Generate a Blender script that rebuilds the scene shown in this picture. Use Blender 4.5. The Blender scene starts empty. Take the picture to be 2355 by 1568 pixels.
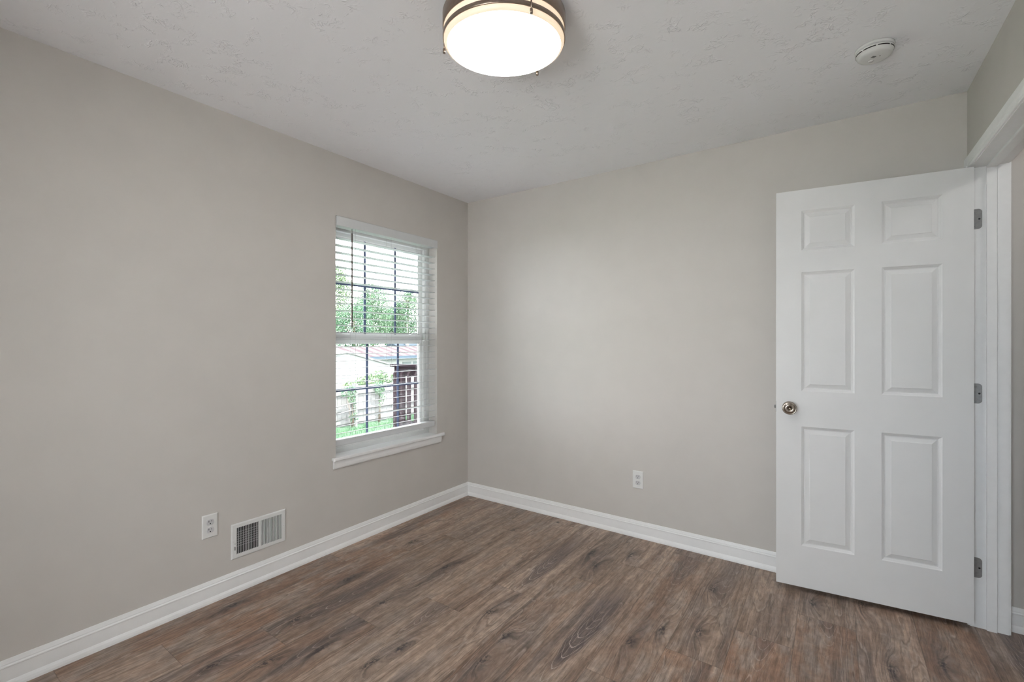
import bpy, bmesh, math, random
from mathutils import Vector, Matrix
import numpy as np

scene = bpy.context.scene
C = scene.collection
PI = math.pi
R = math.radians

# ------------------------------------------------------------------ camera, sky, sun, exposure
cam_data = bpy.data.cameras.new('camera')
cam = bpy.data.objects.new('camera', cam_data)
C.objects.link(cam)
cam.location = (2.5167, -2.9532, 1.2859)
cam.rotation_euler = (R(90), 0, R(34.9503))
cam_data.sensor_width = 36.0
cam_data.lens = 36.0 * 1059.35 / 2355.0
cam_data.shift_y = -0.0001
cam_data.clip_start = 0.02
cam_data.clip_end = 300
scene.camera = cam

scene.view_settings.view_transform = 'Standard'
scene.view_settings.look = 'None'
scene.view_settings.gamma = 1
scene.view_settings.use_curve_mapping = False
scene.view_settings.exposure = 0.16

world = bpy.data.worlds.new('sky')
scene.world = world
world.use_nodes = True
wn = world.node_tree.nodes
wl = world.node_tree.links
wn.clear()
w_out = wn.new('ShaderNodeOutputWorld')
w_bg = wn.new('ShaderNodeBackground')
w_tc = wn.new('ShaderNodeTexCoord')
w_noise = wn.new('ShaderNodeTexNoise')
w_noise.inputs['Scale'].default_value = 2.2
w_noise.inputs['Detail'].default_value = 5
w_ramp = wn.new('ShaderNodeValToRGB')
w_ramp.color_ramp.elements[0].position = 0.38
w_ramp.color_ramp.elements[0].color = (0.80, 0.90, 1.0, 1)
w_ramp.color_ramp.elements[1].position = 0.62
w_ramp.color_ramp.elements[1].color = (1.0, 1.0, 1.0, 1)
wl.new(w_tc.outputs['Generated'], w_noise.inputs['Vector'])
wl.new(w_noise.outputs['Fac'], w_ramp.inputs['Fac'])
wl.new(w_ramp.outputs['Color'], w_bg.inputs['Color'])
w_bg.inputs['Strength'].default_value = 13.5
wl.new(w_bg.outputs['Background'], w_out.inputs['Surface'])

sun_d = bpy.data.lights.new('sun', 'SUN')
sun_d.energy = 22.0
sun_d.angle = R(1.0)
sun_d.color = (1.0, 0.96, 0.9)
sun = bpy.data.objects.new('sun', sun_d)
C.objects.link(sun)
sun.location = (6, -12, 14)
sun.rotation_euler = Vector((0.34, 0.12, 0.93)).to_track_quat('Z', 'Y').to_euler()

LAMP_STRENGTH = 21.0
LAMP_COLOUR = (1.0, 0.98, 0.95)
HALL_FILL = 15.0

# ------------------------------------------------------------------ measured room
H = 2.44
W = 3.0217            # inner face of the right wall
REAR = -4.50  # not measured: unseen wall set back to even out the fill light
WT = 0.122            # right wall thickness
WIN_Y0, WIN_Y1 = -1.249, -0.365
WIN_Z0, WIN_Z1 = 0.5665, 2.0605
JY = -0.062           # hinge jamb face
JY2 = -0.832          # strike jamb face
JZ = 2.064            # head jamb face


# ------------------------------------------------------------------ node helpers
class V:
    """a scalar socket with arithmetic, builds Math nodes"""
    def __init__(self, nt, s):
        self.nt, self.s = nt, s

    def op(self, o, b=None, c=None):
        n = self.nt.nodes.new('ShaderNodeMath')
        n.operation = o
        for i, x in enumerate((self, b, c)):
            if x is None:
                continue
            if isinstance(x, V):
                self.nt.links.new(x.s, n.inputs[i])
            else:
                n.inputs[i].default_value = x
        return V(self.nt, n.outputs[0])

    def __add__(self, b): return self.op('ADD', b)
    __radd__ = __add__
    def __mul__(self, b): return self.op('MULTIPLY', b)
    __rmul__ = __mul__
    def __sub__(self, b): return self.op('SUBTRACT', b)
    def __rsub__(self, b): return (self * -1.0) + b
    def __truediv__(self, b): return self.op('DIVIDE', b)
    def abs(self): return self.op('ABSOLUTE')
    def exp(self): return (self * 1.0).op('EXPONENT')
    def min(self, b): return self.op('MINIMUM', b)
    def max(self, b): return self.op('MAXIMUM', b)
    def fract(self): return self.op('FRACT')
    def gt(self, b): return self.op('GREATER_THAN', b)

    def smooth(self, a, b, lo=0.0, hi=1.0):
        n = self.nt.nodes.new('ShaderNodeMapRange')
        n.interpolation_type = 'SMOOTHSTEP'
        self.nt.links.new(self.s, n.inputs['Value'])
        n.inputs['From Min'].default_value = a
        n.inputs['From Max'].default_value = b
        n.inputs['To Min'].default_value = lo
        n.inputs['To Max'].default_value = hi
        return V(self.nt, n.outputs['Result'])


def combine(nt, x, y, z=0.0):
    n = nt.nodes.new('ShaderNodeCombineXYZ')
    for i, v in enumerate((x, y, z)):
        if isinstance(v, V):
            nt.links.new(v.s, n.inputs[i])
        else:
            n.inputs[i].default_value = v
    return n.outputs[0]


def noise(nt, vec, scale=1.0, detail=2.0, rough=0.5, dist=0.0):
    n = nt.nodes.new('ShaderNodeTexNoise')
    n.inputs['Scale'].default_value = scale
    n.inputs['Detail'].default_value = detail
    n.inputs['Roughness'].default_value = rough
    n.inputs['Distortion'].default_value = dist
    if vec is not None:
        nt.links.new(vec, n.inputs['Vector'])
    return V(nt, n.outputs['Fac'])


def mixc(nt, fac, a, b):
    n = nt.nodes.new('ShaderNodeMix')
    n.data_type = 'RGBA'
    if isinstance(fac, V):
        nt.links.new(fac.s, n.inputs['Factor'])
    else:
        n.inputs['Factor'].default_value = fac
    for k, x in (('A', a), ('B', b)):
        i = [q for q in n.inputs if q.name == k and q.type == 'RGBA'][0]
        if isinstance(x, tuple):
            i.default_value = (*x, 1) if len(x) == 3 else x
        else:
            nt.links.new(x, i)
    return [q for q in n.outputs if q.type == 'RGBA'][0]


def scalec(nt, col, fac):
    n = nt.nodes.new('ShaderNodeVectorMath')
    n.operation = 'SCALE'
    nt.links.new(col, n.inputs[0])
    if isinstance(fac, V):
        nt.links.new(fac.s, n.inputs['Scale'])
    else:
        n.inputs['Scale'].default_value = fac
    return n.outputs[0]


def new_mat(name):
    m = bpy.data.materials.new(name)
    m.use_nodes = True
    nt = m.node_tree
    return m, nt, nt.nodes['Principled BSDF']


def mat(name, col, rough=0.5, metal=0.0, spec=0.5, vary=0.0, vscale=30.0, bump=0.0, bscale=200.0):
    m, nt, p = new_mat(name)
    p.inputs['Base Color'].default_value = (*col, 1)
    p.inputs['Roughness'].default_value = rough
    p.inputs['Metallic'].default_value = metal
    p.inputs['Specular IOR Level'].default_value = spec
    tc = nt.nodes.new('ShaderNodeTexCoord')
    if vary > 0:
        f = noise(nt, tc.outputs['Object'], vscale, 3)
        lo = tuple(c * (1 - vary) for c in col)
        hi = tuple(min(1, c * (1 + vary)) for c in col)
        nt.links.new(mixc(nt, f.smooth(0.3, 0.7), lo, hi), p.inputs['Base Color'])
    if bump > 0:
        f = noise(nt, tc.outputs['Object'], bscale, 3)
        b = nt.nodes.new('ShaderNodeBump')
        b.inputs['Strength'].default_value = 0.3
        b.inputs['Distance'].default_value = bump
        nt.links.new(f.s, b.inputs['Height'])
        nt.links.new(b.outputs['Normal'], p.inputs['Normal'])
    return m


def emit(name, col, strength):
    m, nt, p = new_mat(name)
    p.inputs['Base Color'].default_value = (0.45, 0.43, 0.40, 1)
    p.inputs['Roughness'].default_value = 0.4
    p.inputs['Emission Color'].default_value = (*col, 1)
    p.inputs['Emission Strength'].default_value = strength
    return m


# ------------------------------------------------------------------ materials
M = {}
M['wall'] = mat('wall_paint', (0.620, 0.590, 0.560), 0.85, spec=0.25, vary=0.012, vscale=6, bump=0.0004, bscale=260)
M['trim'] = mat('white_trim_paint', (0.88, 0.88, 0.88), 0.38, spec=0.4, vary=0.01)
M['door'] = mat('white_door_paint', (0.79, 0.79, 0.79), 0.42, spec=0.4, vary=0.008, vscale=9, bump=0.0002, bscale=300)
M['vinyl'] = mat('white_vinyl', (0.80, 0.80, 0.79), 0.4, spec=0.4, vary=0.01)
M['slat'] = mat('white_blind_slat', (0.68, 0.69, 0.70), 0.45, spec=0.35, vary=0.01)
M['cord'] = mat('white_cord', (0.62, 0.62, 0.62), 0.7, vary=0.05)
M['wand'] = mat('brown_wand', (0.10, 0.075, 0.06), 0.3, spec=0.5, vary=0.15, vscale=60)
M['grid'] = mat('backlit_grid', (0.075, 0.10, 0.19), 0.45, vary=0.06)  # the dark look of backlit bars is put into their colour
M['plastic'] = mat('white_plastic', (0.78, 0.78, 0.77), 0.4, spec=0.45, vary=0.01)
M['face'] = mat('receptacle_plastic', (0.62, 0.62, 0.63), 0.4, vary=0.02)
M['dark'] = mat('dark_slot', (0.012, 0.012, 0.012), 0.7, vary=0.1)
M['vent'] = mat('white_enamel_steel', (0.76, 0.76, 0.75), 0.4, spec=0.45, vary=0.015)
M['fin'] = mat('grey_enamel_fin', (0.42, 0.42, 0.42), 0.5, vary=0.08, vscale=80)
M['duct'] = mat('dark_duct', (0.03, 0.03, 0.03), 0.7, vary=0.2)
M['nickel'] = mat('brushed_nickel', (0.31, 0.245, 0.20), 0.30, metal=1.0, vary=0.06, vscale=120)
M['knob'] = mat('satin_nickel_knob', (0.40, 0.35, 0.30), 0.2, metal=1.0, vary=0.05)
M['steel'] = mat('hinge_steel', (0.33, 0.33, 0.33), 0.42, metal=0.7, vary=0.06, vscale=90)
M['fixture'] = mat('fixture_steel', (0.75, 0.75, 0.75), 0.5, vary=0.02)
M['glow'] = emit('lit_diffuser', LAMP_COLOUR, LAMP_STRENGTH)
M['glow_side'] = emit('lit_diffuser_side', (1.0, 0.78, 0.54), 0.72)
M['hall_fill'] = emit('hall_fill_diffuser', LAMP_COLOUR, HALL_FILL)
M['smoke'] = mat('detector_plastic', (0.72, 0.72, 0.71), 0.5, vary=0.015)


def make_ceiling_mat():
    m, nt, p = new_mat('stomped_ceiling_texture')
    p.inputs['Base Color'].default_value = (0.895, 0.895, 0.925, 1)
    p.inputs['Roughness'].default_value = 0.9
    p.inputs['Specular IOR Level'].default_value = 0.15
    tc = nt.nodes.new('ShaderNodeTexCoord')
    o = tc.outputs['Object']
    n1 = noise(nt, o, 21, 1.2, 0.5, 0.9)
    ridge = (n1 - 0.5).abs().smooth(0.0, 0.060, 1.0, 0.0)
    n2 = noise(nt, o, 12, 3, 0.6, 0.4)
    patch = n2.smooth(0.50, 0.66)
    n3 = noise(nt, o, 38, 1.2, 0.5, 1.1)
    ridge2 = (n3 - 0.5).abs().smooth(0.0, 0.07, 1.0, 0.0) * 0.6
    fine = noise(nt, o, 160, 2) * 0.06
    h = (ridge + ridge2) * patch + fine
    b = nt.nodes.new('ShaderNodeBump')
    b.inputs['Strength'].default_value = 0.62
    b.inputs['Distance'].default_value = 0.0026
    nt.links.new(h.s, b.inputs['Height'])
    nt.links.new(b.outputs['Normal'], p.inputs['Normal'])
    return m


M['ceiling'] = make_ceiling_mat()


def make_glass():
    m, nt, p = new_mat('window_glass')
    nt.nodes.remove(p)
    out = nt.nodes['Material Output']
    t = nt.nodes.new('ShaderNodeBsdfTransparent')
    t.inputs['Color'].default_value = (0.97, 0.975, 0.97, 1)
    g = nt.nodes.new('ShaderNodeBsdfGlossy')
    g.inputs['Roughness'].default_value = 0.03
    f = nt.nodes.new('ShaderNodeFresnel')
    f.inputs['IOR'].default_value = 1.35
    mx = nt.nodes.new('ShaderNodeMixShader')
    nt.links.new(f.outputs[0], mx.inputs[0])
    nt.links.new(t.outputs[0], mx.inputs[1])
    nt.links.new(g.outputs[0], mx.inputs[2])
    nt.links.new(mx.outputs[0], out.inputs['Surface'])
    return m


M['glass'] = make_glass()


# ------------------------------------------------------------------ mesh helpers
class MB:
    def __init__(self):
        self.v, self.f, self.sm, self.mi = [], [], [], []

    def add(self, vs, fs, smooth=False, mi=0):
        o = len(self.v)
        self.v += [tuple(x) for x in vs]
        self.f += [tuple(i + o for i in f) for f in fs]
        self.sm += [smooth] * len(fs)
        self.mi += [mi] * len(fs)
        return self

    def box(self, x0, x1, y0, y1, z0, z1, mi=0):
        vs = [(x, y, z) for z in (z0, z1) for y in (y0, y1) for x in (x0, x1)]
        return self.add(vs, [(0, 2, 3, 1), (4, 5, 7, 6), (0, 1, 5, 4), (2, 6, 7, 3), (0, 4, 6, 2), (1, 3, 7, 5)], mi=mi)

    def sweep(self, rings, smooth=False, closed_profile=True, caps=True, mi=0):
        """rings: list of equally long vertex loops"""
        n = len(rings[0])
        vs = [p for r in rings for p in r]
        fs = []
        for i in range(len(rings) - 1):
            for j in range(n if closed_profile else n - 1):
                k = (j + 1) % n
                fs.append((i * n + j, i * n + k, (i + 1) * n + k, (i + 1) * n + j))
        if caps and closed_profile:
            fs.append(tuple(range(n))[::-1])
            fs.append(tuple((len(rings) - 1) * n + j for j in range(n)))
        return self.add(vs, fs, smooth, mi)

    def tube(self, pts, r, seg=8, smooth=True, mi=0):
        rings = []
        pts = [Vector(p) for p in pts]
        for i, p in enumerate(pts):
            d = (pts[min(i + 1, len(pts) - 1)] - pts[max(i - 1, 0)]).normalized()
            a = Vector((0, 0, 1)) if abs(d.z) < 0.9 else Vector((1, 0, 0))
            u = d.cross(a).normalized()
            w = d.cross(u)
            rr = r[i] if isinstance(r, (list, tuple)) else r
            rings.append([p + u * math.cos(2 * PI * k / seg) * rr + w * math.sin(2 * PI * k / seg) * rr for k in range(seg)])
        return self.sweep(rings, smooth, mi=mi)

    def lathe(self, prof, origin=(0, 0, 0), axis=(0, 0, 1), seg=48, smooth=True, mi=0, close=False):
        """prof: list of (radius, height along axis)"""
        o = Vector(origin)
        ax = Vector(axis).normalized()
        a = Vector((1, 0, 0)) if abs(ax.x) < 0.9 else Vector((0, 1, 0))
        u = ax.cross(a).normalized()
        w = ax.cross(u)
        n = len(prof)
        vs, fs = [], []
        for k in range(seg):
            t = 2 * PI * k / seg
            d = u * math.cos(t) + w * math.sin(t)
            for (r, h) in prof:
                vs.append(o + d * r + ax * h)
        for k in range(seg):
            k2 = (k + 1) % seg
            for j in range(n - 1 if not close else n):
                j2 = (j + 1) % n
                fs.append((k * n + j, k2 * n + j, k2 * n + j2, k * n + j2))
        return self.add(vs, fs, smooth, mi)

    def build(self, name, mats, parent=None, bevel=0.0, xf=None, merge=True):
        me = bpy.data.meshes.new(name)
        vs = self.v if xf is None else [xf @ Vector(p) for p in self.v]
        me.from_pydata([tuple(p) for p in vs], [], self.f)
        me.polygons.foreach_set('use_smooth', self.sm)
        me.polygons.foreach_set('material_index', self.mi)
        for m in (mats if isinstance(mats, (list, tuple)) else [mats]):
            me.materials.append(m)
        if merge:
            bm = bmesh.new()
            bm.from_mesh(me)
            bmesh.ops.remove_doubles(bm, verts=bm.verts, dist=1e-6)
            bmesh.ops.dissolve_degenerate(bm, edges=bm.edges, dist=1e-7)
            bmesh.ops.recalc_face_normals(bm, faces=bm.faces)
            bm.to_mesh(me)
            bm.free()
        me.update()
        o = bpy.data.objects.new(name, me)
        C.objects.link(o)
        if parent is not None:
            o.parent = parent
        if bevel > 0:
            b = o.modifiers.new('bevel', 'BEVEL')
            b.width = bevel
            b.segments = 2
            b.limit_method = 'ANGLE'
            b.angle_limit = R(40)
        return o


def tag(o, label, cat=None, group=None, kind=None):
    if label:
        o['label'] = label
    if cat:
        o['category'] = cat
    if group:
        o['group'] = group
    if kind:
        o['kind'] = kind
    return o


def empty(name, loc=(0, 0, 0), rz=0.0):
    o = bpy.data.objects.new(name, None)
    o.empty_display_size = 0.1
    C.objects.link(o)
    o.location = loc
    o.rotation_euler = (0, 0, rz)
    return o


def root_inv(o):
    return (Matrix.Translation(o.location) @ o.rotation_euler.to_matrix().to_4x4()).inverted()


def copy_tree(o, parent=None):
    c = o.copy()
    C.objects.link(c)
    if parent is not None:
        c.parent = parent
    for ch in list(o.children):
        copy_tree(ch, c)
    return c


# ------------------------------------------------------------------ room shell
EXT = 0.17
b = MB()
X0 = -EXT
b.box(X0, 0, REAR - 0.12, WIN_Y0, -0.3, H)
b.box(X0, 0, WIN_Y1, 0.12, -0.3, H)
b.box(X0, 0, WIN_Y0, WIN_Y1, -0.3, WIN_Z0 - 0.02)
b.box(X0, 0, WIN_Y0, WIN_Y1, WIN_Z1, H)
tag(b.build('wall_left', M['wall']), 'greige painted wall with the window, left side of the room', 'wall', kind='structure')

b = MB()
b.box(0, 4.5, 0, 0.12, -0.3, H)
tag(b.build('wall_back', M['wall']), 'greige painted wall behind the open door, with one outlet', 'wall', kind='structure')

b = MB()
b.box(W, W + WT, -0.044, 0, 0, H)
b.box(W, W + WT, REAR, JY2 - 0.018, 0, H)
b.box(W, W + WT, JY2 - 0.018, -0.044, JZ + 0.018, H)
tag(b.build('wall_right', M['wall']), 'greige painted wall with the doorway, right edge of the picture', 'wall', kind='structure')

b = MB()
RX0, RX1, RZ0, RZ1 = 1.28, 2.50, 0.45, 1.85
b.box(0, RX0, REAR - 0.12, REAR, -0.3, H)
b.box(RX1, 4.5, REAR - 0.12, REAR, -0.3, H)
b.box(RX0, RX1, REAR - 0.12, REAR, -0.3, RZ0)
b.box(RX0, RX1, REAR - 0.12, REAR, RZ1, H)
tag(b.build('wall_rear', M['wall']), 'greige painted wall behind the camera', 'wall', kind='structure')

b = MB()
b.box(4.38, 4.5, REAR, 0, -0.3, H)
tag(b.build('wall_hall', M['wall']), 'greige painted far wall of the hallway beyond the doorway', 'wall', kind='structure')

b = MB()
b.box(X0, 4.5, REAR - 0.12, 0.12, H, H + 0.12)
tag(b.build('ceiling', M['ceiling']), 'white stomp-textured ceiling', 'ceiling', kind='structure')


# ------------------------------------------------------------------ floor of wood-look planks
PW, PL = 0.2195, 1.202
rnd = random.Random(11)
KNOTS = [(1.18, -1.23), (0.71, -1.03), (1.34, -1.33), (1.4, -0.52), (1.8, -1.05), (1.89, -0.9), (2.03, -0.82),
         (2.0, -0.4), (1.36, -1.5), (0.36, -1.42), (0.7, -1.46), (0.5, -2.14), (0.66, -2.01), (0.76, -1.83),
         (1.0, -1.77), (1.03, -1.64), (1.52, -0.28), (2.43, -0.25), (2.7, -0.63), (2.87, -0.48), (1.31, -0.38),
         (0.48, -1.78), (0.12, -1.89), (0.91, -0.1), (0.73, -0.39), (2.63, -0.14), (2.3, -1.3), (0.3, -0.9), (0.25, -2.6)]
# strong arched grain: (x, y of the arch tip, direction, strength)
CATH = [(1.60, -1.42, 1, 1.0), (1.15, -0.98, 1, 0.9), (2.285, -0.90, 1, 0.55), (2.49, -0.58, 1, 0.6), (3.16, -0.62, 1, 0.9),
        (0.42, -1.85, 1, 0.75), (0.71, -1.95, 1, 0.55), (2.75, -0.75, -1, 0.5), (0.93, -1.62, 1, 0.55), (1.83, -0.50, 1, 0.5),
        (0.28, -2.30, 1, 0.5), (1.40, -0.9, -1, 0.35), (0.08, -1.6, 1, 0.3)]
RED = [(2.2, -0.95, 0.9), (2.5, -0.6, 0.8), (2.05, -1.1, 0.7), (1.83, -0.8, 0.45), (2.9, -0.5, 0.75), (0.1, -2.2, 0.8), (0.3, -2.1, 0.8),
       (0.5, -2.1, 0.7), (0.1, -1.2, 0.6), (2.7, -0.5, 0.3), (1.39, -1.5, 0.4), (0.73, -2.1, 0.5), (3.0, -0.3, 0.4)]


def build_floor():
    vs, fs = [], []
    L1, RN, PA, PB, K1, K2, K3 = [], [], [], [], [], [], []
    for j in range(-1, 20):
        xl = 0.182 + PW * j
        xr = xl + PW
        cx0, cx1 = max(xl, 0.0), min(xr, 4.40)
        if cx1 <= cx0:
            continue
        y0 = -2.205 + 0.3005 * j
        i0 = math.floor((REAR - y0) / PL) - 1
        for i in range(i0, i0 + 6):
            ya, yb = y0 + i * PL, y0 + (i + 1) * PL
            ca, cb = max(ya, REAR), min(yb, 0.0)
            if cb <= ca:
                continue
            o = len(vs)
            vs += [(cx0, ca, 0), (cx1, ca, 0), (cx1, cb, 0), (cx0, cb, 0)]
            fs.append((o, o + 1, o + 2, o + 3))
            mid = (xl + xr) / 2
            for (x, y) in ((cx0, ca), (cx1, ca), (cx1, cb), (cx0, cb)):
                L1.append((x - mid, y - ya))
            r1, r2 = rnd.random(), rnd.random()
            cath = [c for c in CATH if xl <= c[0] < xr and ya <= c[1] < yb]
            if cath:
                c = cath[0]
                pa = (c[1] - ya, c[3])
                sg = c[2]
                rr = c[0] - mid
            else:
                pa = (rnd.uniform(0.1, 0.8), rnd.choice([0, 0, 0.25, 0.45]))
                sg = rnd.choice([-1, 1])
                rr = 0
            red = [q for q in RED if xl <= q[0] < xr and ya <= q[1] < yb]
            tone = red[0][2] if red else rnd.uniform(0, 0.25)
            kn = [(x - mid, y - ya) for (x, y) in KNOTS if xl <= x < xr and ya <= y < yb]
            while len(kn) < 3:
                kn.append((9.0, 9.0))
            for q in range(4):
                RN.append((r1, r2))
                PA.append(pa)
                PB.append((sg, tone))
                K1.append(kn[0])
                K2.append(kn[1])
                K3.append(kn[2])
    me = bpy.data.meshes.new('floor')
    me.from_pydata(vs, [], fs)
    for nm, dat in (('local', L1), ('rnd', RN), ('pa', PA), ('pb', PB), ('k1', K1), ('k2', K2), ('k3', K3)):
        l = me.uv_layers.new(name=nm)
        l.data.foreach_set('uv', [c for p in dat for c in p])
    # body of the slab under the planks
    o = bpy.data.objects.new('floor', me)
    C.objects.link(o)
    return o


def make_floor_mat():
    m, nt, p = new_mat('wood_look_planks')

    def uv(name):
        n = nt.nodes.new('ShaderNodeUVMap')
        n.uv_map = name
        s = nt.nodes.new('ShaderNodeSeparateXYZ')
        nt.links.new(n.outputs[0], s.inputs[0])
        return V(nt, s.outputs[0]), V(nt, s.outputs[1])
    u, v = uv('local')
    r1, r2 = uv('rnd')
    apex, stren = uv('pa')
    sgn, tone = uv('pb')
    # low frequency waviness of the grain
    wob = noise(nt, combine(nt, u * 7 + r1 * 31, v * 2.2 + r2 * 17, r1 * 9), 1, 2) - 0.5
    wob2 = noise(nt, combine(nt, u * 26 + r1 * 11, v * 9 + r2 * 7, r1 * 4), 1, 2) - 0.5
    gu = u + wob * 0.024 + wob2 * 0.006
    core = None
    halo = None
    for k in ('k1', 'k2', 'k3'):
        ku, kv = uv(k)
        du = u - ku + wob2 * 0.020
        dv = v - kv + wob * 0.03
        rag = noise(nt, combine(nt, u * 95 + r1 * 9, v * 60, r2 * 5), 1, 3, 0.6)
        d2 = (du * du) / (0.015 * 0.015) + (dv * dv) / (0.040 * 0.040)
        c = ((d2 * -1.0).exp() * rag.smooth(0.40, 0.60, 0.05, 1.35))
        h = (((du * du) / (0.036 * 0.036) + (dv * dv) / (0.15 * 0.15)) * -1.0).exp()
        gu = gu + h * 0.042
        core = c if core is None else core.max(c)
        halo = h if halo is None else halo.max(h)
    base_vec = lambda a, bb, cc: combine(nt, gu * a + r1 * 40, v * bb + r2 * 29, r1 * 13 + cc)
    med = noise(nt, base_vec(20, 1.2, 0), 1, 4, 0.6)
    fine = noise(nt, base_vec(105, 7.0, 3), 1, 4, 0.65)
    hair = noise(nt, base_vec(230, 13.0, 5), 1, 3, 0.65)
    patch = noise(nt, combine(nt, u * 12 + r1 * 20, v * 4.6 + r2 * 50, 2.0), 1, 4, 0.6)
    mott = noise(nt, combine(nt, u * 42 + r1 * 20, v * 22 + r2 * 50, 6.0), 1, 3, 0.6)
    cross = noise(nt, combine(nt, u * 10 + r1 * 70, v * 60 + r2 * 10, 4.0), 1, 2, 0.6)

    light = (0.430, 0.318, 0.248)
    deep = (0.175, 0.116, 0.086)
    red = (0.300, 0.172, 0.112)
    grey = (0.345, 0.278, 0.243)
    col = mixc(nt, med.smooth(0.22, 0.66), deep, light)
    col = mixc(nt, patch.smooth(0.46, 0.70) * 0.6, col, grey)
    col = mixc(nt, (1.0 - patch).smooth(0.40, 0.62) * tone, col, red)
    # dark mineral streaks
    stk = noise(nt, base_vec(10, 0.8, 8), 1, 3, 0.55).smooth(0.56, 0.72)
    col = mixc(nt, stk * 0.72, col, (0.105, 0.078, 0.072))
    # arched (cathedral) grain
    w = (v - apex) * sgn + (wob * 0.10)
    uu = u + wob * 0.05 + wob2 * 0.008
    g = w - uu * uu * 95.0 + wob2 * 0.05
    sides = uu.abs().smooth(0.030, 0.075, 1.0, 0.0)
    inside = g.smooth(-0.02, 0.10) * w.smooth(0.45, 0.95, 1.0, 0.0) * sides * stren
    col = mixc(nt, inside * mott.smooth(0.25, 0.65, 0.55, 0.95), col, (0.098, 0.074, 0.074))
    fr = (g / 0.075).fract()
    line = ((fr - 0.5).abs().smooth(0.0, 0.085, 1.0, 0.0)) * hair.smooth(0.3, 0.55, 0.2, 1.0)
    outer = g.smooth(-0.20, 0.02) * w.smooth(0.20, 0.62, 1.0, 0.0) * uu.abs().smooth(0.05, 0.10, 1.0, 0.0) * stren
    col = mixc(nt, line * outer * 0.95, col, (0.56, 0.46, 0.40))
    # wavy growth rings showing as fine pale and dark contour lines
    fld = noise(nt, combine(nt, gu * 9 + r1 * 61, v * 0.85 + r2 * 43, r2 * 9), 1, 2, 0.45)
    cf = (fld * 13.0 + wob2 * 0.8).fract()
    cl = (cf - 0.5).abs().smooth(0.0, 0.10, 1.0, 0.0)
    cd = (cf - 0.62).abs().smooth(0.0, 0.14, 1.0, 0.0)
    cm = noise(nt, combine(nt, u * 8 + r1 * 15, v * 1.6 + r2 * 33, 12.0), 1, 2, 0.5).smooth(0.46, 0.60) * hair.smooth(0.28, 0.5, 0.35, 1.0)
    col = mixc(nt, cd * cm * 0.45, col, (0.110, 0.076, 0.060))
    col = mixc(nt, cl * cm * 0.50, col, (0.47, 0.38, 0.325))
    # knots
    col = mixc(nt, halo * 0.42 * med.smooth(0.62, 0.38), col, (0.105, 0.080, 0.078))
    ringd = noise(nt, base_vec(80, 4, 1), 1, 3).smooth(0.50, 0.60) * halo
    col = mixc(nt, ringd * 0.6, col, (0.075, 0.056, 0.056))
    col = mixc(nt, core.min(1.0) * 0.88, col, (0.036, 0.028, 0.030))
    # pores, hair lines, cross saw marks
    shade = fine.smooth(0.32, 0.68, 0.72, 1.16) * hair.smooth(0.34, 0.46, 0.70, 1.0) * cross.smooth(0.60, 0.72, 1.0, 1.14) * mott.smooth(0.30, 0.70, 0.84, 1.15)
    col = scalec(nt, col, shade)
    pale = hair.smooth(0.60, 0.72) * 0.24
    col = mixc(nt, pale, col, (0.37, 0.30, 0.255))
    # plank seams
    eu = (PW / 2 - u.abs()).smooth(0.0003, 0.0018, 0.62, 1.0)
    ev = (v.min(PL - v)).smooth(0.0003, 0.0018, 0.62, 1.0)
    per = r1 * 0.22 + 0.89
    col = scalec(nt, col, eu * ev * per)
    nt.links.new(col, p.inputs['Base Color'])
    p.inputs['Roughness'].default_value = 0.38
    p.inputs['Specular IOR Level'].default_value = 0.38
    bp = nt.nodes.new('ShaderNodeBump')
    bp.inputs['Strength'].default_value = 0.35
    bp.inputs['Distance'].default_value = 0.0008
    hh = eu * ev * 1.0 + hair * 0.25 + fine * 0.15
    nt.links.new(hh.s, bp.inputs['Height'])
    nt.links.new(bp.outputs['Normal'], p.inputs['Normal'])
    return m


fl = build_floor()
fl.data.materials.append(make_floor_mat())
tag(fl, 'brown wood-look plank floor', 'floor', kind='structure')


# ------------------------------------------------------------------ baseboards
BASE = [(0, 0), (0.0195, 0.0), (0.0190, 0.009), (0.0165, 0.018), (0.0120, 0.026), (0.0105, 0.028), (0.0105, 0.077),
        (0.0125, 0.079), (0.0125, 0.083), (0.0085, 0.087), (0.0085, 0.091), (0.0070, 0.095), (0.0035, 0.1055), (0, 0.1055)]


def baseboard(name, p0, p1, inward, label, miter0=0, miter1=0):
    """p0->p1 along the wall; inward = unit vector into the room; miter +1: the end runs back with depth"""
    p0, p1, inw = Vector(p0), Vector(p1), Vector(inward)
    d = (p1 - p0).normalized()
    r0 = [p0 + inw * a + Vector((0, 0, z)) + d * (a * miter0) for (a, z) in BASE]
    r1 = [p1 + inw * a + Vector((0, 0, z)) - d * (a * miter1) for (a, z) in BASE]
    o = MB().sweep([r0, r1]).build(name, M['trim'])
    return tag(o, label, 'baseboard', kind='structure')


baseboard('baseboard_left', (0, REAR, 0), (0, 0, 0), (1, 0, 0), 'white moulded baseboard along the window wall', 1, 1)
baseboard('baseboard_back', (0, 0, 0), (W, 0, 0), (0, -1, 0), 'white moulded baseboard along the wall behind the door', 1, 0)
baseboard('baseboard_right', (W, JY2 - 0.062, 0), (W, REAR, 0), (-1, 0, 0), 'white moulded baseboard on the doorway wall', 0, 1)
baseboard('baseboard_rear', (W, REAR, 0), (0, REAR, 0), (0, 1, 0), 'white moulded baseboard behind the camera', 1, 1)
baseboard('baseboard_hall', (W + WT, 0, 0), (4.38, 0, 0), (0, -1, 0), 'white moulded baseboard in the hallway beyond the doorway', 0, 0)

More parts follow.
